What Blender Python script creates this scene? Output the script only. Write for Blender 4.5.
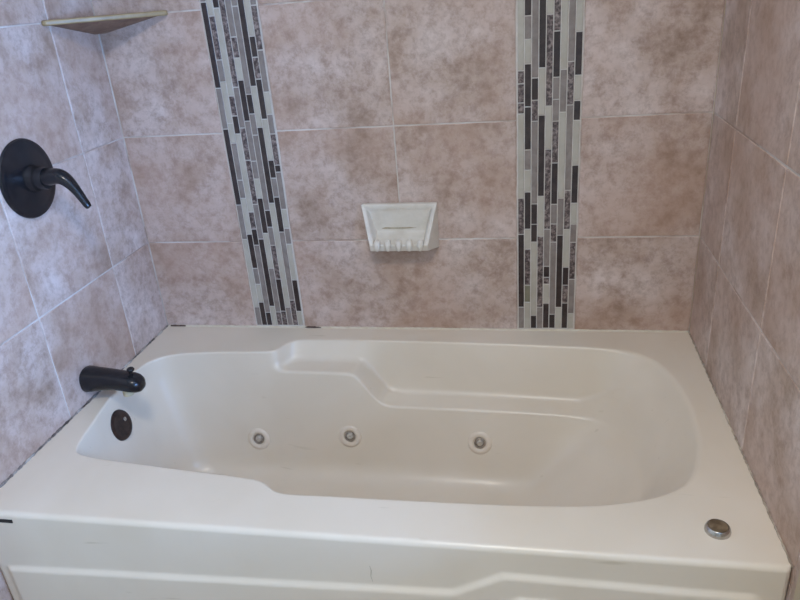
import bpy, bmesh, math, random
from mathutils import Vector, Matrix, Euler
random.seed(7)
R = math.radians
Z0 = 0.50          # height of the tub rim above the floor; all z below are measured from the rim
W, D = 1.52, 0.832
YF = -2.80         # front wall of the room
XR = 3.05          # right wall of the room
HC = 1.93          # ceiling above the rim
sc = bpy.context.scene
for o in list(bpy.data.objects): bpy.data.objects.remove(o)
col = sc.collection

# ---------------------------------------------------------------- camera
cam = bpy.data.cameras.new('camera'); co = bpy.data.objects.new('camera', cam); col.objects.link(co)
co.location = (1.1004, -1.7541, 0.8997 + Z0)
co.rotation_euler = Euler((1.145264, 0.0737227, 0.1710529), 'XYZ')
cam.sensor_width = 36; cam.lens = 692.3 * 36 / 800; cam.clip_start = 0.02
sc.camera = co

# ---------------------------------------------------------------- world, light, exposure
w = bpy.data.worlds.new('world'); sc.world = w; w.use_nodes = True
bg = w.node_tree.nodes['Background']; bg.inputs[0].default_value = (0.62, 0.78, 1.0, 1); bg.inputs[1].default_value = 1.0
WIN = (-2.70, -1.16, 0.10, 1.25)     # y0, y1, z0, z1 of the window in the right wall
def area(name, loc, rot, sx, sy, power, color):
    l = bpy.data.lights.new(name, 'AREA'); l.shape = 'RECTANGLE'; l.size = sx; l.size_y = sy
    l.energy = power; l.color = color
    o = bpy.data.objects.new(name, l); col.objects.link(o); o.location = loc; o.rotation_euler = rot
    return o
area('window_daylight', (XR + .16, (WIN[0] + WIN[1]) / 2, (WIN[2] + WIN[3]) / 2 + Z0), (0, R(90), 0), 1.12, 1.50, 245, (0.23, 0.475, 1.0))
LAMP = (1.00, -1.60)
area('ceiling_lamp_light', (LAMP[0], LAMP[1], HC + Z0 - .125), (0, 0, 0), .26, .26, 17.0, (1.0, 0.93, 0.795))
vs = sc.view_settings
vs.view_transform = 'Standard'; vs.look = 'None'; vs.gamma = 1; vs.use_curve_mapping = False
vs.exposure = 0.0

# ---------------------------------------------------------------- materials
def srgb(r, g, b):
    f = lambda c: (c / 255 / 12.92) if c / 255 <= .04045 else ((c / 255 + .055) / 1.055) ** 2.4
    return (f(r), f(g), f(b), 1)
def mat(name, color, rough=.5, metal=0.0, spec=.5, coat=0.0):
    m = bpy.data.materials.new(name); m.use_nodes = True
    b = m.node_tree.nodes['Principled BSDF']
    b.inputs['Base Color'].default_value = color; b.inputs['Roughness'].default_value = rough
    b.inputs['Metallic'].default_value = metal; b.inputs['Specular IOR Level'].default_value = spec
    b.inputs['Coat Weight'].default_value = coat
    return m
def nd(m, t, **k):
    n = m.node_tree.nodes.new(t)
    for a, v in k.items(): setattr(n, a, v)
    return n
def noise_mat(name, stops, scale, rough=.5, detail=6, metal=0.0, spec=.5, bump=0.0, rnd=False, distort=.4, rough_n=.6):
    """colour ramp over object-space noise; rnd: every tile gets its own piece of the pattern"""
    m = mat(name, stops[0][1], rough, metal, spec); L = m.node_tree.links
    b = m.node_tree.nodes['Principled BSDF']
    tc = nd(m, 'ShaderNodeTexCoord'); vec = tc.outputs['Object']
    if rnd:
        at = nd(m, 'ShaderNodeAttribute', attribute_name='tile_shift')
        ad = nd(m, 'ShaderNodeVectorMath', operation='ADD')
        L.new(tc.outputs['Object'], ad.inputs[0]); L.new(at.outputs['Vector'], ad.inputs[1]); vec = ad.outputs[0]
    n = nd(m, 'ShaderNodeTexNoise'); n.inputs['Scale'].default_value = scale; n.inputs['Detail'].default_value = detail
    n.inputs['Roughness'].default_value = rough_n; n.inputs['Distortion'].default_value = distort
    L.new(vec, n.inputs['Vector'])
    r = nd(m, 'ShaderNodeValToRGB'); e = r.color_ramp.elements
    while len(e) < len(stops): e.new(.5)
    for i, (p, c) in enumerate(stops): e[i].position = p; e[i].color = c
    L.new(n.outputs['Fac'], r.inputs[0]); L.new(r.outputs[0], b.inputs['Base Color'])
    if bump:
        bp = nd(m, 'ShaderNodeBump'); bp.inputs['Strength'].default_value = bump; bp.inputs['Distance'].default_value = .004
        L.new(n.outputs['Fac'], bp.inputs['Height']); L.new(bp.outputs[0], b.inputs['Normal'])
    return m, n, r, vec

def tile_material():
    m, n, r, vec = noise_mat('ceramic_tile', [(.26, srgb(158, 133, 115)), (.42, srgb(188, 165, 151)), (.54, srgb(204, 184, 174)), (.72, srgb(222, 207, 200))],
                             7.5, rough=.42, detail=8, spec=.45, rnd=True, distort=.1, rough_n=.62)
    L = m.node_tree.links; b = m.node_tree.nodes['Principled BSDF']
    f = nd(m, 'ShaderNodeTexNoise'); f.inputs['Scale'].default_value = 38; f.inputs['Detail'].default_value = 8; f.inputs['Roughness'].default_value = .74
    f.inputs['Distortion'].default_value = .15
    L.new(vec, f.inputs['Vector'])
    r2 = nd(m, 'ShaderNodeValToRGB'); e = r2.color_ramp.elements
    e[0].position = .34; e[0].color = srgb(192, 178, 168); e[1].position = .56; e[1].color = (1, 1, 1, 1)
    L.new(f.outputs['Fac'], r2.inputs[0])
    mx = nd(m, 'ShaderNodeMix', data_type='RGBA', blend_type='MULTIPLY'); mx.inputs[0].default_value = .72
    L.new(r.outputs[0], mx.inputs[6]); L.new(r2.outputs[0], mx.inputs[7])
    # rusty pink clouds
    g = nd(m, 'ShaderNodeTexNoise'); g.inputs['Scale'].default_value = 3.1; g.inputs['Detail'].default_value = 3
    off = nd(m, 'ShaderNodeVectorMath', operation='ADD'); off.inputs[1].default_value = (7.3, 2.1, 4.4)
    L.new(vec, off.inputs[0]); L.new(off.outputs[0], g.inputs['Vector'])
    r3 = nd(m, 'ShaderNodeValToRGB'); e = r3.color_ramp.elements
    e[0].position = .40; e[0].color = (0, 0, 0, 1); e[1].position = .68; e[1].color = (1, 1, 1, 1)
    L.new(g.outputs['Fac'], r3.inputs[0])
    m2 = nd(m, 'ShaderNodeMix', data_type='RGBA', blend_type='MIX')
    sc_ = nd(m, 'ShaderNodeMath', operation='MULTIPLY'); sc_.inputs[1].default_value = .45
    L.new(r3.outputs[0], sc_.inputs[0]); L.new(sc_.outputs[0], m2.inputs[0])
    L.new(mx.outputs[2], m2.inputs[6]); m2.inputs[7].default_value = srgb(180, 143, 120)
    L.new(m2.outputs[2], b.inputs['Base Color'])
    bp = nd(m, 'ShaderNodeBump'); bp.inputs['Strength'].default_value = .12; bp.inputs['Distance'].default_value = .003
    L.new(n.outputs['Fac'], bp.inputs['Height']); L.new(bp.outputs[0], b.inputs['Normal'])
    return m

M = {}
M['tile'] = tile_material()
M['grout'] = noise_mat('grout', [(.40, srgb(176, 154, 140)), (.52, srgb(206, 196, 187)), (.7, srgb(222, 216, 210))], 5, rough=.85)[0]
M['mosaic_grout'] = noise_mat('mosaic_grout', [(.35, srgb(196, 188, 180)), (.65, srgb(212, 206, 198))], 30, rough=.8)[0]
M['paint'] = noise_mat('wall_paint', [(.4, srgb(186, 168, 140)), (.6, srgb(192, 175, 148))], 4, rough=.8)[0]
M['white_paint'] = noise_mat('ceiling_paint', [(.4, srgb(232, 228, 220)), (.6, srgb(236, 232, 225))], 4, rough=.85)[0]
M['floor'] = noise_mat('floor_tile', [(.35, srgb(150, 132, 116)), (.65, srgb(182, 165, 148))], 5, rough=.4)[0]
M['D'] = noise_mat('dark_stone', [(.35, srgb(46, 36, 35)), (.65, srgb(66, 54, 51))], 40, rough=.3)[0]
M['G'] = noise_mat('grey_stone', [(.35, srgb(128, 117, 110)), (.65, srgb(146, 135, 128))], 40, rough=.35)[0]
M['M'] = noise_mat('marbled_stone', [(.38, srgb(66, 54, 52)), (.52, srgb(112, 98, 94)), (.66, srgb(156, 142, 136))], 120, rough=.3, detail=3)[0]
M['L'] = noise_mat('pale_glass', [(.35, srgb(176, 168, 154)), (.65, srgb(188, 181, 168))], 16, rough=.22)[0]
M['O'] = noise_mat('olive_stone', [(.35, srgb(120, 116, 96)), (.65, srgb(136, 130, 110))], 40, rough=.3)[0]

def tub_material():
    m, n, r, vec = noise_mat('tub_acrylic', [(.35, srgb(221, 207, 187)), (.65, srgb(228, 215, 197))], 2.5, rough=.30, detail=3, spec=.5)
    b = m.node_tree.nodes['Principled BSDF']; L = m.node_tree.links
    # faint brown scratches and stains
    mp = nd(m, 'ShaderNodeMapping'); mp.inputs['Scale'].default_value = (9, 46, 46)
    L.new(vec, mp.inputs['Vector'])
    f = nd(m, 'ShaderNodeTexNoise'); f.inputs['Scale'].default_value = 1.0; f.inputs['Detail'].default_value = 2; f.inputs['Distortion'].default_value = .5
    L.new(mp.outputs[0], f.inputs['Vector'])
    r2 = nd(m, 'ShaderNodeValToRGB'); e = r2.color_ramp.elements
    e[0].position = .70; e[0].color = (0, 0, 0, 1); e[1].position = .80; e[1].color = (.5, .5, .5, 1)
    L.new(f.outputs['Fac'], r2.inputs[0])
    mx = nd(m, 'ShaderNodeMix', data_type='RGBA', blend_type='MIX')
    L.new(r2.outputs[0], mx.inputs[0]); L.new(r.outputs[0], mx.inputs[6]); mx.inputs[7].default_value = srgb(186, 170, 140)
    L.new(mx.outputs[2], b.inputs['Base Color'])
    return m
M['tub'] = tub_material()
M['bronze'] = noise_mat('oiled_bronze', [(.4, srgb(28, 28, 32)), (.6, srgb(40, 38, 40))], 60, rough=.26, metal=.35, spec=.6)[0]
M['brown_bronze'] = noise_mat('brown_bronze', [(.4, srgb(40, 28, 26)), (.6, srgb(58, 42, 38))], 60, rough=.34, metal=.3)[0]
M['chrome'] = noise_mat('worn_chrome', [(.4, srgb(170, 166, 160)), (.6, srgb(196, 192, 186))], 50, rough=.25, metal=.9)[0]
M['dull_metal'] = noise_mat('dull_metal', [(.4, srgb(140, 128, 116)), (.6, srgb(166, 154, 140))], 80, rough=.4, metal=.25)[0]
M['brown_cap'] = noise_mat('brown_cap', [(.4, srgb(112, 94, 72)), (.6, srgb(140, 122, 98))], 60, rough=.4, metal=.4)[0]
M['nozzle'] = noise_mat('nozzle_metal', [(.4, srgb(186, 176, 164)), (.6, srgb(204, 196, 184))], 60, rough=.35, metal=.3)[0]
M['plastic'] = noise_mat('ivory_plastic', [(.4, srgb(222, 207, 188)), (.6, srgb(228, 214, 196))], 20, rough=.3)[0]
M['ceramic'] = noise_mat('almond_ceramic', [(.36, srgb(212, 203, 189)), (.60, srgb(224, 216, 204))], 22, rough=.28)[0]
M['scratch'] = noise_mat('scratch_brown', [(.4, srgb(178, 164, 142)), (.6, srgb(190, 176, 154))], 60, rough=.6)[0]
M['stain'] = noise_mat('soap_stain', [(.4, srgb(170, 154, 128)), (.6, srgb(190, 176, 152))], 60, rough=.6)[0]
M['shelf'] = noise_mat('travertine', [(.35, srgb(142, 120, 84)), (.65, srgb(166, 144, 106))], 18, rough=.4)[0]
M['shelf_shade'] = noise_mat('shade_brown', [(.35, srgb(124, 98, 82)), (.65, srgb(150, 124, 106))], 30, rough=.8)[0]  # brown for the shade below the corner shelf
M['putty'] = noise_mat('yellowed_putty', [(.35, srgb(190, 172, 134)), (.65, srgb(212, 198, 164))], 60, rough=.7)[0]
M['caulk'] = noise_mat('caulk', [(.35, srgb(206, 194, 172)), (.65, srgb(222, 212, 194))], 40, rough=.6)[0]
M['caulk_tan'] = noise_mat('tan_caulk', [(.36, srgb(140, 124, 108)), (.65, srgb(190, 176, 158))], 26, rough=.8)[0]
M['black_grime'] = noise_mat('dark_grime', [(.36, srgb(70, 54, 48)), (.65, srgb(104, 86, 76))], 40, rough=.8)[0]
M['grime'] = noise_mat('grimy_caulk', [(.36, srgb(66, 56, 50)), (.48, srgb(112, 100, 92)), (.60, srgb(180, 170, 160))], 14, rough=.8)[0]
M['black'] = mat('black_mark', srgb(40, 36, 34), .7)
M['frame'] = mat('window_white', srgb(228, 226, 222), .4)
def glass_material():
    m = bpy.data.materials.new('window_glass'); m.use_nodes = True; t = m.node_tree; t.nodes.remove(t.nodes['Principled BSDF'])
    a = t.nodes.new('ShaderNodeBsdfTransparent'); g = t.nodes.new('ShaderNodeBsdfGlossy'); g.inputs['Roughness'].default_value = .03
    x = t.nodes.new('ShaderNodeMixShader'); x.inputs[0].default_value = .06
    t.links.new(a.outputs[0], x.inputs[1]); t.links.new(g.outputs[0], x.inputs[2]); t.links.new(x.outputs[0], t.nodes['Material Output'].inputs[0])
    return m
M['glass'] = glass_material()
def lamp_material():
    m = mat('lit_diffuser', srgb(245, 238, 225), .5); b = m.node_tree.nodes['Principled BSDF']
    b.inputs['Emission Color'].default_value = (1, .95, .87, 1); b.inputs['Emission Strength'].default_value = 3
    return m
M['lamp'] = lamp_material()

# ---------------------------------------------------------------- mesh helpers (z given from the rim, + Z0)
class MB:
    def __init__(s): s.v = []; s.f = []; s.m = []; s.sh = []; s.cur = 0; s.shift = (0, 0, 0)
    def vert(s, p): s.v.append(tuple(p)); return len(s.v) - 1
    def face(s, ids): s.f.append(tuple(ids)); s.m.append(s.cur); s.sh.append(s.shift)
    def poly(s, pts): s.face([s.vert(p) for p in pts])
    def box(s, x0, x1, y0, y1, z0, z1):
        i = [s.vert((x, y, z)) for z in (z0, z1) for y in (y0, y1) for x in (x0, x1)]
        for q in ((0, 2, 3, 1), (4, 5, 7, 6), (0, 1, 5, 4), (2, 6, 7, 3), (0, 4, 6, 2), (1, 3, 7, 5)): s.face([i[k] for k in q])
    def loft(s, rings, cap0=True, cap1=True, closed=True):
        ids = [[s.vert(p) for p in r] for r in rings]; n = len(rings[0])
        for a, b in zip(ids, ids[1:]):
            for k in range(n if closed else n - 1): s.face((a[k], a[(k + 1) % n], b[(k + 1) % n], b[k]))
        if cap0: s.face(ids[0][::-1])
        if cap1: s.face(ids[-1])
        return ids
    def lathe(s, prof, n=40, mtx=None, cap=True):
        """prof: (radius, height) pairs along the local z axis"""
        mtx = mtx or Matrix()
        rings = [[mtx @ Vector((r * math.cos(2 * math.pi * k / n), r * math.sin(2 * math.pi * k / n), h)) for k in range(n)] for r, h in prof]
        s.loft(rings, cap, cap)
    def tube(s, path, radii, n=20, squash=1.0, up=Vector((0, 1, 0))):
        rings = []; P = [Vector(p) for p in path]
        for i, p in enumerate(P):
            t = (P[min(i + 1, len(P) - 1)] - P[max(i - 1, 0)]).normalized()
            a = up.cross(t).normalized(); b = t.cross(a)
            rings.append([p + (a * math.cos(2 * math.pi * k / n) * squash + b * math.sin(2 * math.pi * k / n)) * radii[i] for k in range(n)])
        s.loft(rings)
    def build(s, name, mats, parent=None, smooth=None, loc=None, fix=True, shifts=False):
        """ONE mesh object; coordinates become local to loc (or to the parent's base)"""
        base = Vector(loc) if loc else (Vector(parent['_b']) if parent else Vector((0, 0, 0)))
        me = bpy.data.meshes.new(name)
        me.from_pydata([Vector(v) - base for v in s.v], [], s.f); me.update()
        for m in (mats if isinstance(mats, list) else [mats]): me.materials.append(m)
        for p, i in zip(me.polygons, s.m): p.material_index = i
        if shifts:
            a = me.attributes.new('tile_shift', 'FLOAT_VECTOR', 'FACE')
            for k, sh in enumerate(s.sh): a.data[k].vector = sh
        if fix:
            bm = bmesh.new(); bm.from_mesh(me); bmesh.ops.recalc_face_normals(bm, faces=bm.faces); bm.to_mesh(me); bm.free()
        if smooth is not None:
            me.shade_smooth(); me.set_sharp_from_angle(angle=R(smooth))
        o = bpy.data.objects.new(name, me); col.objects.link(o)
        if parent: o.parent = parent
        else: o.location = base + Vector((0, 0, Z0))
        return o
def thing(name, label, cat, base, group=None):
    o = bpy.data.objects.new(name, None); col.objects.link(o); o.empty_display_size = .05
    o.location = Vector(base) + Vector((0, 0, Z0)); o['label'] = label; o['category'] = cat; o['_b'] = tuple(base)
    if group: o['group'] = group
    return o
def struct(o): o['kind'] = 'structure'; return o
def bevel(o, width, seg=3, angle=30):
    b = o.modifiers.new('bevel', 'BEVEL'); b.width = width; b.segments = seg; b.limit_method = 'ANGLE'; b.angle_limit = R(angle)
    b.harden_normals = False
    return o
def aim(origin, axis):
    """matrix that takes local z to axis"""
    return Matrix.Translation(origin) @ Vector(axis).to_track_quat('Z', 'Y').to_matrix().to_4x4()

# ---------------------------------------------------------------- room shell
ZF = -Z0
m = MB(); m.box(-.1, XR + .1, YF - .1, .12, ZF - .08, ZF); struct(m.build('floor', M['floor']))
m = MB(); m.box(-.1, XR + .1, YF - .1, .12, HC, HC + .08); struct(m.build('ceiling', M['white_paint']))

def add_tiles(mb, P, us, zs, gap=.0034, lift=.0016, bev=.0014):
    """P(u, z, out) -> point; tiles of a wall, each raised over the grout with sloped edges"""
    for u0, u1 in us:
        for z0, z1 in zs:
            g = gap / 2; b = bev
            mb.shift = (random.uniform(-9, 9), random.uniform(-9, 9), random.uniform(-9, 9))
            back = [P(u0 + g, z0 + g, -lift), P(u1 - g, z0 + g, -lift), P(u1 - g, z1 - g, -lift), P(u0 + g, z1 - g, -lift)]
            frt = [P(u0 + g + b, z0 + g + b, 0), P(u1 - g - b, z0 + g + b, 0), P(u1 - g - b, z1 - g - b, 0), P(u0 + g + b, z1 - g - b, 0)]
            mb.loft([back, frt], cap0=False)
zcut = [ZF, -.345, -.038, .2714, .5778, .8830, 1.188, 1.494, 1.80]
zs = list(zip(zcut, zcut[1:]))
LF = .0016
GL, GR = -.90, -.838
# back wall: tile fields either side of the two mosaic bands
m = MB(); m.box(-.12, W, LF, .12, ZF, HC)
m.cur = 1
add_tiles(m, lambda u, z, o: (u, -o, z), [(0, .2921), (1.2195, W)], zs)
add_tiles(m, lambda u, z, o: (u, -o, z), [(.4419, .7563), (.7563, 1.0655)], zs[3:])
add_tiles(m, lambda u, z, o: (u, -o, z), [(.4419, 1.0655)], zs[:3])
m.cur = 2; m.shift = (0, 0, 0); m.box(0, W, 0, LF, 1.80, HC)
m.box(W, XR, LF, .12, ZF, HC)
struct(m.build('wall_back', [M['grout'], M['tile'], M['paint']], shifts=True))
# left wall: tiled in the alcove, painted further out
m = MB(); m.box(-.12, -LF, GL, LF, ZF, HC)
m.cur = 1
add_tiles(m, lambda u, z, o: (o, -u, z), [(0, .1901), (.1901, .5025), (.5025, .815), (.815, .90)], zs)
m.cur = 2; m.shift = (0, 0, 0); m.box(-.12, 0, YF, GL, ZF, HC); m.box(-LF, 0, GL, 0, 1.80, HC)
struct(m.build('wall_left', [M['grout'], M['tile'], M['paint']], shifts=True))
# right alcove wall
m = MB(); m.box(W + LF, W + .12, GR, LF, ZF, HC)
m.cur = 1
add_tiles(m, lambda u, z, o: (W - o, -u, z), [(0, .1969), (.1969, .520), (.520, .838)], zs)
m.box(W, W + .12, GR - .012, GR, ZF, HC); m.cur = 2; m.shift = (0, 0, 0); m.box(W, W + LF, GR, 0, 1.80, HC)
struct(m.build('wall_alcove', [M['grout'], M['tile'], M['paint']], shifts=True))
# low wall added past the alcove wall, unseen, to shade apron from the window
KW = .26
m = MB(); m.box(W, W + .12, -1.75, GR - .012, ZF, KW - .02); m.cur = 1; m.box(W - .008, W + .128, -1.758, GR - .012, KW - .02, KW)
struct(m.build('wall_light_block', [M['paint'], M['frame']]))
m = MB(); m.box(-.12, XR + .12, YF - .12, YF, ZF, HC); struct(m.build('wall_front', M['paint']))
y0, y1, z0, z1 = WIN
m = MB(); m.box(XR, XR + .12, YF, y0, ZF, HC); m.box(XR, XR + .12, y1, LF, ZF, HC)
m.box(XR, XR + .12, y0, y1, ZF, z0); m.box(XR, XR + .12, y0, y1, z1, HC)
struct(m.build('wall_right', M['paint']))
m = MB(); f = .045
m.box(XR + .04, XR + .09, y0, y0 + f, z0, z1); m.box(XR + .04, XR + .09, y1 - f, y1, z0, z1)
m.box(XR + .04, XR + .09, y0 + f, y1 - f, z0, z0 + f); m.box(XR + .04, XR + .09, y0 + f, y1 - f, z1 - f, z1)
zm = (z0 + z1) / 2; m.box(XR + .045, XR + .085, y0 + f, y1 - f, zm - .02, zm + .02)
win = struct(m.build('window_1', M['frame'], loc=(XR + .06, (y0 + y1) / 2, z0))); win['_b'] = (XR + .06, (y0 + y1) / 2, z0)
m = MB(); m.box(XR + .062, XR + .066, y0 + f, y1 - f, z0 + f, zm - .02); m.box(XR + .062, XR + .066, y0 + f, y1 - f, zm + .02, z1 - f)
m.build('pane', M['glass'], win)
m = MB(); m.box(XR - .03, XR + .04, y0 - .03, y1 + .03, z0 - .02, z0); m.build('sill', M['frame'], win)

# mosaic bands; every string is one column of pieces from the top down: kind + height of its lower end in mm above the rim
S1 = ["G900 D694 G589 D380 G279 L66 G6", "L867 M763 G709 L604 L551 G450 G399 L294 D190 G140 L82 D6", "D884 L673 M622 D575 L359 M309 D261 G49 D6",
      "M694 G590 M504 M381 G279 D69 L6", "G815 M765 L711 D607 G501 G452 L398 D296 L190 G50 M7", "G885 G675 D625 G570 G363 D314 G260 M156 D53 M7",
      "D694 L590 D383 L66 G7", "L814 D764 M711 D610 L502 D453 G400 D299 G89 M7", "G884 M780 G678 L622 G571 M488 D469 G365 L310 G263 L153 D53 L7"]
S2 = ["L695 M665 M620 M594 L381 M283 D71 G6", "D816 G765 L710 D610 D505 G454 L397 D297 L241 M137 O86 L6", "G677 D625 M575 G365 D310 D261 L46 D6",
      "D699 L589 D385 L277 M71 G6", "L816 M610 L505 M296 G192 D160 M140 L83 D7", "M779 D676 G625 G573 M470 D363 G310 M260 G50 D7",
      "L693 G594 L379 G279 D71 L7", "G710 M610 G399 M295 L189 D137 M84 D7", "L775 D678 L620 D573 L463 D365 L309 G259 M154 G53 L7"]
KINDS = 'DGMLO'
def mosaic(name, S, xa, xb):
    mb = MB(); e = .0012
    mb.box(xa + .0005, xb - .0005, -.0004, LF, .001, 1.80)
    pitch = (xb - xa - .004) / 9
    for c, s in enumerate(S):
        x0 = xa + .002 + pitch * c + .0013; x1 = x0 + pitch - .0026
        pcs = []; up = 920
        for t in s.split(): pcs.append((t[0], int(t[1:]), up)); up = int(t[1:])
        pcs += [(k, a + 914, min(b + 914, 1796)) for k, a, b in pcs if a + 914 < 1790]
        for k, a, b in pcs:
            za, zb = a / 1000 + .0014, b / 1000 - .0014
            if zb - za < .003: continue
            mb.cur = 1 + KINDS.index(k); q = .0009
            mb.loft([[(x0, -.0004, za), (x1, -.0004, za), (x1, -.0004, zb), (x0, -.0004, zb)],
                     [(x0, -.0016, za), (x1, -.0016, za), (x1, -.0016, zb), (x0, -.0016, zb)],
                     [(x0 + q, -.0024, za + q), (x1 - q, -.0024, za + q), (x1 - q, -.0024, zb - q), (x0 + q, -.0024, zb - q)]], cap0=False)
    return struct(mb.build(name, [M['mosaic_grout']] + [M[k] for k in KINDS]))
mosaic('trim_1', S1, .2921, .4419)
mosaic('trim_2', S2, 1.0655, 1.2195)
# caulk where the tub meets the tile
def bead(name, mtl, pts, r, irregular=0.0, step=.006):
    mb = MB(); path = []
    for a, b in zip(pts, pts[1:]):
        n = max(2, int((Vector(b) - Vector(a)).length / step))
        path += [Vector(a).lerp(Vector(b), k / n) for k in range(n)]
    path.append(Vector(pts[-1]))
    mb.tube(path, [r * (1 + random.uniform(-irregular, irregular)) for _ in path], n=8, up=Vector((0, 0, 1)))
    return struct(mb.build(name, mtl, smooth=60))
bead('trim_3', M['caulk'], [(.005, -.0012, .001), (W - .004, -.0012, .001)], .0030, .25)
bead('trim_4', M['grime'], [(.0012, -.83, .0012), (.0012, -.006, .0012)], .0027, .5)
bead('trim_6', M['black_grime'], [(.442, -.0022, .0015), (.494, -.0022, .0008)], .0030, .3)
bead('trim_7', M['black_grime'], [(.012, -.0022, .0012), (.066, -.0022, .0012)], .0026, .4)
bead('trim_5', M['caulk_tan'], [(W - .0012, -.83, .001), (W - .0012, -.006, .001)], .0022, .4)

# ---------------------------------------------------------------- bathtub
tub = thing('bathtub', 'almond acrylic whirlpool bathtub built into the tiled alcove', 'bathtub', (W / 2, -D / 2, ZF))
# anchors round the basin: rim xy, armrest or mid-wall xy, its depth, floor xy, how much of a ledge there is, rim rounding
A = [
 (.048,-.40, .056,-.40,-.060, .135,-.40, 0,.012), (.043,-.30, .051,-.30,-.060, .132,-.32, 0,.012), (.054,-.228, .062,-.235,-.060, .15,-.268, 0,.012),
 (.098,-.184, .104,-.193,-.058, .19,-.240, 0,.012), (.17,-.168, .171,-.177,-.056, .25,-.233, 0,.012), (.27,-.158, .27,-.168,-.054, .32,-.231, 0,.012),
 (.380,-.153, .380,-.165,-.053, .405,-.229, .1,.012), (.402,-.143, .409,-.166,-.052, .425,-.229, .6,.012), (.417,-.112, .425,-.167,-.052, .445,-.229, 1,.012),
 (.438,-.086, .445,-.168,-.052, .46,-.229, 1,.012), (.475,-.079, .480,-.169,-.052, .49,-.229, 1,.012), (.60,-.077, .588,-.171,-.052, .60,-.229, 1,.012),
 (.643,-.077, .624,-.172,-.055, .63,-.229, 1,.012), (.680,-.077, .662,-.176,-.100, .66,-.229, 1,.012), (.712,-.077, .698,-.180,-.142, .69,-.229, 1,.012),
 (.745,-.078, .735,-.181,-.148, .72,-.229, 1,.012), (.90,-.081, .89,-.182,-.149, .86,-.230, 1,.012), (1.10,-.090, 1.08,-.186,-.150, 1.0,-.233, 1,.012),
 (1.235,-.097, 1.205,-.193,-.151, 1.05,-.243, 1,.013), (1.305,-.104, 1.262,-.206,-.153, 1.075,-.256, .6,.016), (1.362,-.124, 1.297,-.235,-.154, 1.09,-.272, .15,.020),
 (1.41,-.175, 1.325,-.28,-.152, 1.10,-.305, 0,.022), (1.437,-.26, 1.345,-.335,-.150, 1.11,-.345, 0,.024), (1.449,-.38, 1.352,-.41,-.150, 1.115,-.40, 0,.024),
 (1.446,-.47, 1.347,-.48,-.150, 1.11,-.455, 0,.024), (1.432,-.545, 1.325,-.535,-.150, 1.10,-.50, 0,.022), (1.402,-.62, 1.29,-.58,-.150, 1.085,-.535, 0,.020),
 (1.35,-.664, 1.255,-.604,-.150, 1.06,-.555, .3,.016), (1.28,-.693, 1.205,-.616,-.150, 1.03,-.565, .7,.013), (1.19,-.711, 1.13,-.620,-.150, .98,-.568, 1,.012),
 (1.05,-.719, 1.02,-.622,-.150, .93,-.568, 1,.012), (.90,-.722, .88,-.624,-.150, .83,-.568, 1,.012), (.78,-.723, .765,-.626,-.147, .74,-.568, 1,.012),
 (.745,-.723, .730,-.627,-.125, .72,-.568, 1,.012), (.705,-.723, .695,-.636,-.120, .69,-.568, 1,.012), (.665,-.724, .66,-.642,-.115, .66,-.568, 1,.012),
 (.63,-.724, .63,-.650,-.112, .63,-.568, 1,.012), (.604,-.721, .60,-.655,-.110, .60,-.568, 1,.012), (.580,-.704, .575,-.660,-.105, .575,-.568, .6,.012),
 (.560,-.690, .555,-.662,-.085, .55,-.568, .2,.012), (.53,-.684, .53,-.672,-.055, .52,-.568, 0,.012), (.40,-.671, .40,-.660,-.056, .40,-.568, 0,.012),
 (.25,-.655, .25,-.645,-.058, .28,-.566, 0,.012), (.14,-.642, .145,-.632,-.060, .20,-.556, 0,.012), (.100,-.630, .109,-.619,-.060, .165,-.545, 0,.012),
 (.084,-.600, .093,-.594,-.060, .150,-.525, 0,.012), (.068,-.52, .076,-.52,-.060, .140,-.485, 0,.012)]
DEPTH = -.36
def pchip_closed(knots, vals, total, ts):
    n = len(knots); out = []
    h = [((knots[(i + 1) % n] - knots[i]) % total) for i in range(n)]
    d = [(vals[(i + 1) % n] - vals[i]) / h[i] for i in range(n)]
    g = []
    for i in range(n):
        a, b = d[i - 1], d[i]
        if a * b <= 0: g.append(0.0)
        else:
            w1 = 2 * h[i] + h[i - 1]; w2 = h[i] + 2 * h[i - 1]; g.append((w1 + w2) / (w1 / a + w2 / b))
    i = 0
    for t in ts:
        while i < n - 1 and t >= knots[i + 1]: i += 1
        u = (t - knots[i]) / h[i]; j = (i + 1) % n
        out.append((2*u**3-3*u**2+1)*vals[i] + (u**3-2*u**2+u)*h[i]*g[i] + (-2*u**3+3*u**2)*vals[j] + (u**3-u**2)*h[i]*g[j])
    return out
knots = [0.0]
for a, b in zip(A, A[1:]): knots.append(knots[-1] + math.hypot(b[0] - a[0], b[1] - a[1]) + .006)
total = knots[-1] + math.hypot(A[0][0] - A[-1][0], A[0][1] - A[-1][1]) + .006
NT = 560
ts = [total * k / NT for k in range(NT)]
chan = [pchip_closed(knots, [a[c] for a in A], total, ts) for c in range(9)]
def smooth_closed(v, n):
    for _ in range(n): v = [(v[i - 1] + 2 * v[i] + v[(i + 1) % len(v)]) / 4 for i in range(len(v))]
    return v
chan = [smooth_closed(c, 4 if k < 2 else 5) for k, c in enumerate(chan)]
def fillet(P, r, n=8):
    out = [P[0]]
    for a, v, b, rr in zip(P, P[1:], P[2:], r):
        la, lb = (a - v).length, (b - v).length
        d = min(rr, .46 * la, .46 * lb)
        s, e = v + (a - v) * (d / max(la, 1e-9)), v + (b - v) * (d / max(lb, 1e-9))
        for k in range(n + 1):
            t = k / n; out.append(s * (1 - t) ** 2 + v * 2 * t * (1 - t) + e * t ** 2)
    out.append(P[-1]); return out
RX0, RX1, RY0, RY1 = .0015, W - .0015, -D + .011, -.0015
cols = []; rect = []
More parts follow.
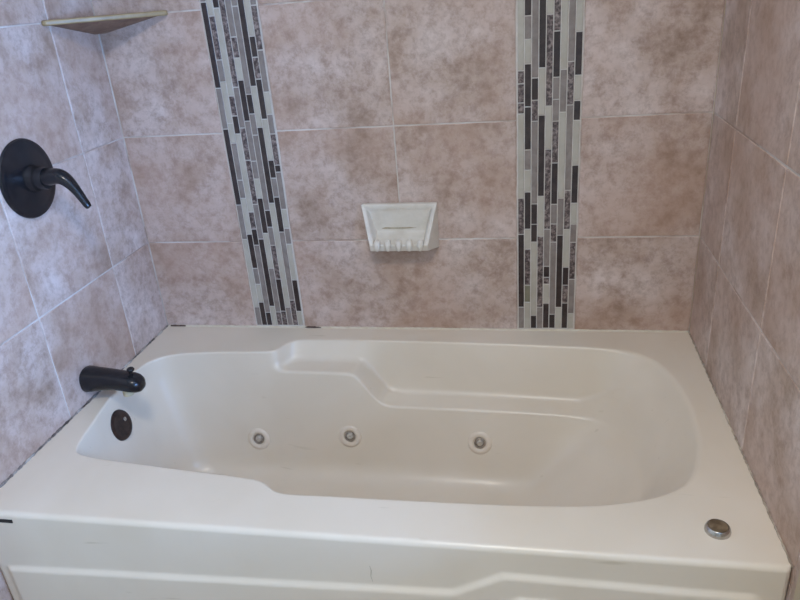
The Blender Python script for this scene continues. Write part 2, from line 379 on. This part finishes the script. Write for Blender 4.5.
for k in range(NT):
    ux, uy, lx, ly, zl, fx, fy, led, rr = (c[k] for c in chan)
    ux0, uy0 = chan[0][k - 1], chan[1][k - 1]; ux2, uy2 = chan[0][(k + 1) % NT], chan[1][(k + 1) % NT]
    t = Vector((ux2 - ux0, uy2 - uy0, 0)).normalized(); nrm = Vector((-t.y, t.x, 0))     # outward: the basin runs clockwise
    U = Vector((ux, uy, 0)); L = Vector((lx, ly, zl)); F = Vector((fx, fy, DEPTH))
    led = max(0, min(1, led))
    kx = .5 + (.34 - .5) * led; kz = .5 + (1.0 - .5) * led
    P1 = Vector((ux + (lx - ux) * kx, uy + (ly - uy) * kx, zl * kz + .004 * led))
    spine = Vector((min(max(fx, .30), .95), -.40, DEPTH - .001)); E = F.lerp(spine, .98)
    out = U + nrm * (rr * 1.05)
    out.x = min(max(out.x, RX0 + .004), RX1 - .004)
    cols.append(fillet([out, U, P1, L, F, E], [rr, .016, .009, .060], 8))
    c0 = Vector((min(max(out.x, .46), 1.07), -.411, 0)); d = out - c0
    s = 1e9
    if d.x > 1e-6: s = min(s, (RX1 - c0.x) / d.x)
    if d.x < -1e-6: s = min(s, (RX0 - c0.x) / d.x)
    if d.y > 1e-6: s = min(s, (RY1 - c0.y) / d.y)
    if d.y < -1e-6: s = min(s, (RY0 - c0.y) / d.y)
    rect.append(c0 + d * s)
for cx in (RX0, RX1):
    for cy in (RY0, RY1):
        i = min(range(NT), key=lambda k: (rect[k] - Vector((cx, cy, 0))).length); rect[i] = Vector((cx, cy, 0))
m = MB()
rings = [rect, [r.lerp(c[0], .6) for r, c in zip(rect, cols)]] + [[c[j] for c in cols] for j in range(len(cols[0]))]
m.loft(rings, cap0=False, cap1=True)
m.build('shell', M['tub'], tub, smooth=80)

# apron: rolled top edge, flat upper strip, raised lower panel that rises towards the right, a second raised panel inside it
def sd_poly(px, pz, poly):
    d = 1e9; ins = False; n = len(poly)
    for i in range(n):
        ax, az = poly[i]; bx, bz = poly[(i + 1) % n]
        ex, ez = bx - ax, bz - az; wx, wz = px - ax, pz - az
        t = max(0, min(1, (wx * ex + wz * ez) / (ex * ex + ez * ez)))
        d = min(d, math.hypot(wx - ex * t, wz - ez * t))
        if (az > pz) != (bz > pz) and px < (bx - ax) * (pz - az) / (bz - az) + ax: ins = not ins
    return d if ins else -d
P_1 = [(.030, -.145), (.965, -.110), (1.055, -.060), (1.468, -.066), (1.490, -.085), (1.490, -.60), (.030, -.60)]
P_2 = [(1.030, -.145), (1.082, -.108), (1.42, -.112), (1.452, -.135), (1.452, -.60), (1.00, -.60), (1.00, -.20)]
sm = lambda t: (lambda q: q * q * (3 - 2 * q))(max(0, min(1, t)))
xs = [.0015 + (W - .003) * k / 300 for k in range(301)]
zsr = [-.011 - .001 * k for k in range(3)]
zz = -.014
while zz > ZF + .004: zsr.append(zz); zz -= .0035 if zz > -.22 else .02
zsr.append(ZF + .001)
m = MB(); rings = []
def edge_round(x):     # rounded vertical ends of the apron
    r = .006; e = min(x - .0015, W - .0015 - x)
    return r - math.sqrt(max(0, r * r - (r - e) ** 2)) if e < r else 0.0
for k in range(9):
    a = R(90) * k / 9; rings.append([(x, min(RY0 - .011 * math.sin(a) + edge_round(x) * math.sin(a), RY0 + .012), -.011 + .011 * math.cos(a)) for x in xs])
for z in zsr:
    row = []
    for x in xs:
        y = -D - .007 * sm(sd_poly(x, z, P_1) / .013 + .5) - .006 * sm(sd_poly(x, z, P_2) / .010 + .5)
        row.append((x, y + edge_round(x), z))
    rings.append(row)
m.loft(rings, cap0=False, cap1=False, closed=False)
ap = m.build('apron', M['tub'], tub, smooth=80, fix=False)
if ap.data.polygons[len(ap.data.polygons) // 2].normal.y > 0: ap.data.flip_normals()
m = MB(); m.box(.050, .081, -D - .0012, -D + .001, -.0225, -.0145); s = m.build('dark_mark', M['black'], tub); s['label'] = 'short black mark at left end of the apron'  # short dark strip on the apron below the rolled edge
m = MB(); m.tube([(.812, -D + .0004, -.064), (.814, -D + .0004, -.075), (.812, -D + .0004, -.09), (.8145, -D + .0004, -.104)], [.0006, .001, .001, .0005], n=8, up=Vector((0, 1, 0)))
s = m.build('scratch', M['scratch'], tub); s['label'] = 'thin brown scratch on the apron'

# whirlpool jets on the back wall of the basin
def wall_point(x, z):
    best = None
    for c in cols:
        for a, b in zip(c, c[1:]):
            if c[len(c) // 2].y > -.40 and a.z > z >= b.z and a.z - b.z > 1e-6:
                p = a.lerp(b, (a.z - z) / (a.z - b.z))
                if best is None or abs(p.x - x) < abs(best.x - x): best = p
    return best
for jx, jz in ((.333, -.256), (.604, -.236), (.966, -.241)):
    p = wall_point(jx, jz); q = wall_point(jx, jz + .03)
    up = (q - p).normalized(); ax = Vector((1, 0, 0)).cross(up).normalized()
    if ax.y > 0: ax = -ax
    mb = MB(); mb.lathe([(.030, -.004), (.033, .0006), (.031, .0032), (.025, .005), (.020, .0046), (.0165, .0018), (.0155, -.002)], 40, aim(p, ax))
    j = mb.build('jet', M['plastic'], tub, smooth=50)
    j['_b'] = tub['_b']
    mb = MB(); mb.lathe([(.0155, -.003), (.0150, .003), (.0125, .0045), (.0110, .0025), (.0100, .0005)], 30, aim(p, ax))
    n_ = mb.build('jet_ring', M['dull_metal'], j, smooth=50); n_['label'] = 'dull metal ring in the jet'
    mb = MB(); mb.lathe([(.0098, .0004), (.0088, .0040), (.0065, .0058), (.0035, .0064), (.0028, .0030), (.0010, .0028)], 24, aim(p + up * .001, (ax + Vector((.15, 0, .1))).normalized()))
    mb.build('jet_nozzle', M['nozzle'], j, smooth=50)
# overflow plate on the left end wall of the basin
pl = None
for c in cols:
    for a, b in zip(c, c[1:]):
        if a.x < .2 and a.z > -.075 >= b.z and a.z - b.z > 1e-6:
            p = a.lerp(b, (a.z + .075) / (a.z - b.z))
            if pl is None or abs(p.y + .419) < abs(pl[0].y + .419): pl = (p, (b - a).normalized())
p, dn = pl
ax = Vector((0, 1, 0)).cross(dn).normalized()
if ax.x < 0: ax = -ax
m = MB(); m.lathe([(.039, -.003), (.0408, .003), (.039, .007), (.032, .0095), (.029, .0088), (.015, .0095), (.001, .0097)], 40, aim(p, ax))
ov = m.build('overflow_plate', M['brown_bronze'], tub, smooth=40); ov['label'] = 'dark brown round overflow plate below the spout'; ov['_b'] = tub['_b']
m = MB(); m.lathe([(.0055, .0085), (.0055, .0115), (.004, .0125), (.0005, .0126)], 16, aim(p + Vector((0, .015, 0)) + dn * -.008, ax)); m.build('screw', M['chrome'], ov, smooth=40)
# air control on the front right corner of the deck
cp = Vector((1.4215, -.7555, 0))
m = MB(); m.lathe([(.0215, -.001), (.0215, .004), (.0195, .0095), (.0172, .0115), (.0165, .0105)], 40, aim(cp, (0, 0, 1)), cap=True)
kn = m.build('air_control', M['chrome'], tub, smooth=40); kn['label'] = 'round chrome air control knob on the deck'; kn['_b'] = tub['_b']
m = MB(); m.lathe([(.0164, .0100), (.0150, .0125), (.009, .0138), (.0005, .0140)], 36, aim(cp, (0, 0, 1))); m.build('cap', M['brown_cap'], kn, smooth=40)

# ---------------------------------------------------------------- shower valve on the left wall
vy, vz = -.409, .572
val = thing('shower_valve', 'dark bronze round shower valve with curved lever on the left wall', 'shower valve', (0, vy, vz))
m = MB(); m.lathe([(.087, .0), (.088, .003), (.086, .0065), (.080, .0085), (.074, .0080), (.066, .0095), (.040, .0125), (.032, .0135)], 64, aim((0, vy, vz), (1, 0, 0)))
m.build('escutcheon', M['bronze'], val, smooth=35)
m = MB(); m.lathe([(.031, .012), (.030, .020), (.0275, .024), (.0265, .032), (.0255, .044), (.0235, .050)], 40, aim((0, vy, vz), (1, 0, 0)))
m.build('hub', M['bronze'], val, smooth=35)
path = [(.045, 0, .001), (.062, 0, .003), (.078, 0, .0035), (.090, 0, -.001), (.100, 0, -.010), (.109, 0, -.022), (.117, 0, -.036), (.124, 0, -.050), (.130, 0, -.062), (.133, 0, -.068), (.134, 0, -.0695)]
rad = [.0225, .0215, .0200, .0180, .0155, .0130, .0112, .0100, .0092, .0075, .003]
def dense(path, rad, n=4):
    P = [Vector(p) for p in path]; o = []; r = []
    for i in range(len(P) - 1):
        a, b, c, d = P[max(i - 1, 0)], P[i], P[i + 1], P[min(i + 2, len(P) - 1)]
        for k in range(n):
            t = k / n
            o.append(.5 * ((2 * b) + (c - a) * t + (2 * a - 5 * b + 4 * c - d) * t * t + (3 * b - a - 3 * c + d) * t ** 3)); r.append(rad[i] + (rad[i + 1] - rad[i]) * t)
    o.append(P[-1]); r.append(rad[-1]); return o, r
pp, rr = dense([(x, vy + y, vz + z) for x, y, z in path], rad)
m = MB(); m.tube(pp, rr, n=24, squash=.85); m.build('lever', M['bronze'], val, smooth=50)

# ---------------------------------------------------------------- tub spout
sy = -.410
sp = thing('tub_spout', 'dark bronze tub spout on the left wall above the tub end', 'tub spout', (0, sy, .056))
m = MB(); rings = []
#        x     zc    ry    rz
SEC = [(.0004, .0565, .0310, .0315), (.004, .0565, .0322, .0325), (.012, .0570, .0322, .0318), (.030, .0575, .0305, .0290), (.055, .0575, .0290, .0262), (.080, .0565, .0280, .0240),
       (.105, .0535, .0285, .0232), (.125, .0505, .0280, .0228), (.138, .0480, .0260, .0212), (.147, .0455, .0205, .0170), (.152, .0440, .0125, .0100), (.1535, .0435, .004, .003)]
for x, zc, ry, rz in SEC:
    rings.append([(x, sy + ry * math.copysign(abs(math.cos(a)) ** .9, math.cos(a)), zc + rz * math.copysign(abs(math.sin(a)) ** .8, math.sin(a))) for a in (2 * math.pi * k / 36 for k in range(36))])
m.loft(rings); m.build('spout_body', M['bronze'], sp, smooth=50)
m = MB(); m.lathe([(.005, -.006), (.005, .008), (.0085, .010), (.0095, .0135), (.0075, .0165), (.001, .0172)], 24, aim((.127, sy, .0745), (.12, 0, 1)))
m.build('diverter_knob', M['bronze'], sp, smooth=40)
m = MB(); m.lathe([(.013, 0), (.0135, -.003), (.0135, -.016), (.0115, -.017), (.0110, -.010)], 28, aim((.106, sy, .031), (0, 0, 1)))
o = m.build('outlet', M['putty'], sp, smooth=40); o['label'] = 'yellowed outlet under the spout tip'

# ---------------------------------------------------------------- soap dish on the back wall
sd = thing('soap_dish', 'almond ceramic soap dish mounted on the back wall tile', 'soap dish', (.757, 0, .24))
Aw, Bw, Cw, Dw = (.656, -.0005, .377), (.858, -.0005, .377), (.858, -.0005, .250), (.664, -.0005, .246)
Af, Bf = (.654, -.016, .3765), (.859, -.016, .3765)
Cb, Db = (.836, -.058, .2600), (.679, -.058, .2600)
Ct, Dt = (.836, -.064, .2790), (.679, -.064, .2790)
ai, bi = (.664, -.0155, .3675), (.849, -.0155, .3675)
ci, di = (.825, -.0590, .2805), (.690, -.0590, .2805)
ar, br = (.676, -.0125, .3590), (.837, -.0125, .3590)
er, fr = (.690, -.0085, .3000), (.825, -.0085, .3000)
cf, df = (.823, -.0540, .2755), (.692, -.0540, .2755)
m = MB(); ids = {n: m.vert(v) for n, v in dict(Aw=Aw, Bw=Bw, Cw=Cw, Dw=Dw, Af=Af, Bf=Bf, Cb=Cb, Db=Db, Ct=Ct, Dt=Dt, ai=ai, bi=bi, ci=ci, di=di, ar=ar, br=br, er=er, fr=fr, cf=cf, df=df).items()}
for q in ('Aw Bw Bf Af', 'Aw Af Dt Db Dw', 'Bw Cw Cb Ct Bf', 'Dw Db Cb Cw', 'Db Dt Ct Cb', 'Af Bf bi ai', 'Af ai di Dt', 'Bf Ct ci bi', 'Dt di ci Ct',
          'ai bi br ar', 'ai ar er df di', 'bi ci cf fr br', 'ar br fr er', 'er fr cf df', 'df cf ci di', 'Aw Dw Cw Bw'):
    m.face([ids[k] for k in q.split()])
o = m.build('dish_body', M['ceramic'], sd, smooth=40); bevel(o, .0035, 3, 12)
for k in range(5):
    x = .6995 + k * .0290
    m = MB()
    pr = [(-.040, .2850), (-.050, .2890), (-.0600, .2890), (-.0645, .2850), (-.0655, .2760), (-.0640, .2660)]
    m.tube([(x, y, z - .003) for y, z in pr], [.003, .0065, .0085, .0090, .0082, .004], n=14, up=Vector((1, 0, 0)), squash=.75)
    m.build('drain_ridge', M['ceramic'], sd, smooth=60)
m = MB(); m.tube([(.705, -.0084, .3080), (.715, -.0086, .3090), (.750, -.0086, .3082), (.780, -.0086, .3090), (.800, -.0084, .3085)], [.001, .0025, .002, .0024, .0008], n=8, up=Vector((0, 1, 0)))
o = m.build('soap_residue', M['stain'], sd, smooth=60); o['label'] = 'brownish line of soap residue at the back of the dish'

# ---------------------------------------------------------------- corner shelf
sh = thing('corner_shelf', 'thin beige stone corner shelf where left and back walls meet', 'shelf', (.002, -.002, .874))
m = MB(); a, b = -.219, .204
poly = [(.0005, -.0005), (.0005, a), (.010, a + .002), (b - .002, -.010), (b, -.0005)]
m.loft([[(x, y, z) for x, y in poly] for z in (.8765, .8885)])
o = m.build('shelf_slab', M['shelf'], sh, smooth=40); bevel(o, .003, 3)
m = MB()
m.loft([[(.0005, -.0005, .845), (.0005, -.020, .845), (.020, -.0005, .845)], [(.0005, -.0005, .8764), (.0005, a + .03, .8764), (b - .03, -.0005, .8764)]])  # tapered brown wedge stands in for the shade below the shelf
o = m.build('shade_wedge', M['shelf_shade'], sh); o['label'] = 'brown wedge put in as the shade under the shelf'

# ---------------------------------------------------------------- ceiling lamp (out of frame, lights the room)
lm = thing('ceiling_lamp', 'round white ceiling lamp over the bathroom floor', 'ceiling lamp', (LAMP[0], LAMP[1], HC))
m = MB(); m.lathe([(.19, -.0005), (.19, -.03), (.175, -.035)], 40, aim((LAMP[0], LAMP[1], HC), (0, 0, 1))); m.build('lamp_base', M['frame'], lm, smooth=40)
m = MB(); m.lathe([(.17, -.034), (.165, -.06), (.13, -.09), (.07, -.108), (.002, -.114)], 40, aim((LAMP[0], LAMP[1], HC), (0, 0, 1))); m.build('diffuser', M['lamp'], lm, smooth=60)

for o in bpy.data.objects:
    if '_b' in o: del o['_b']
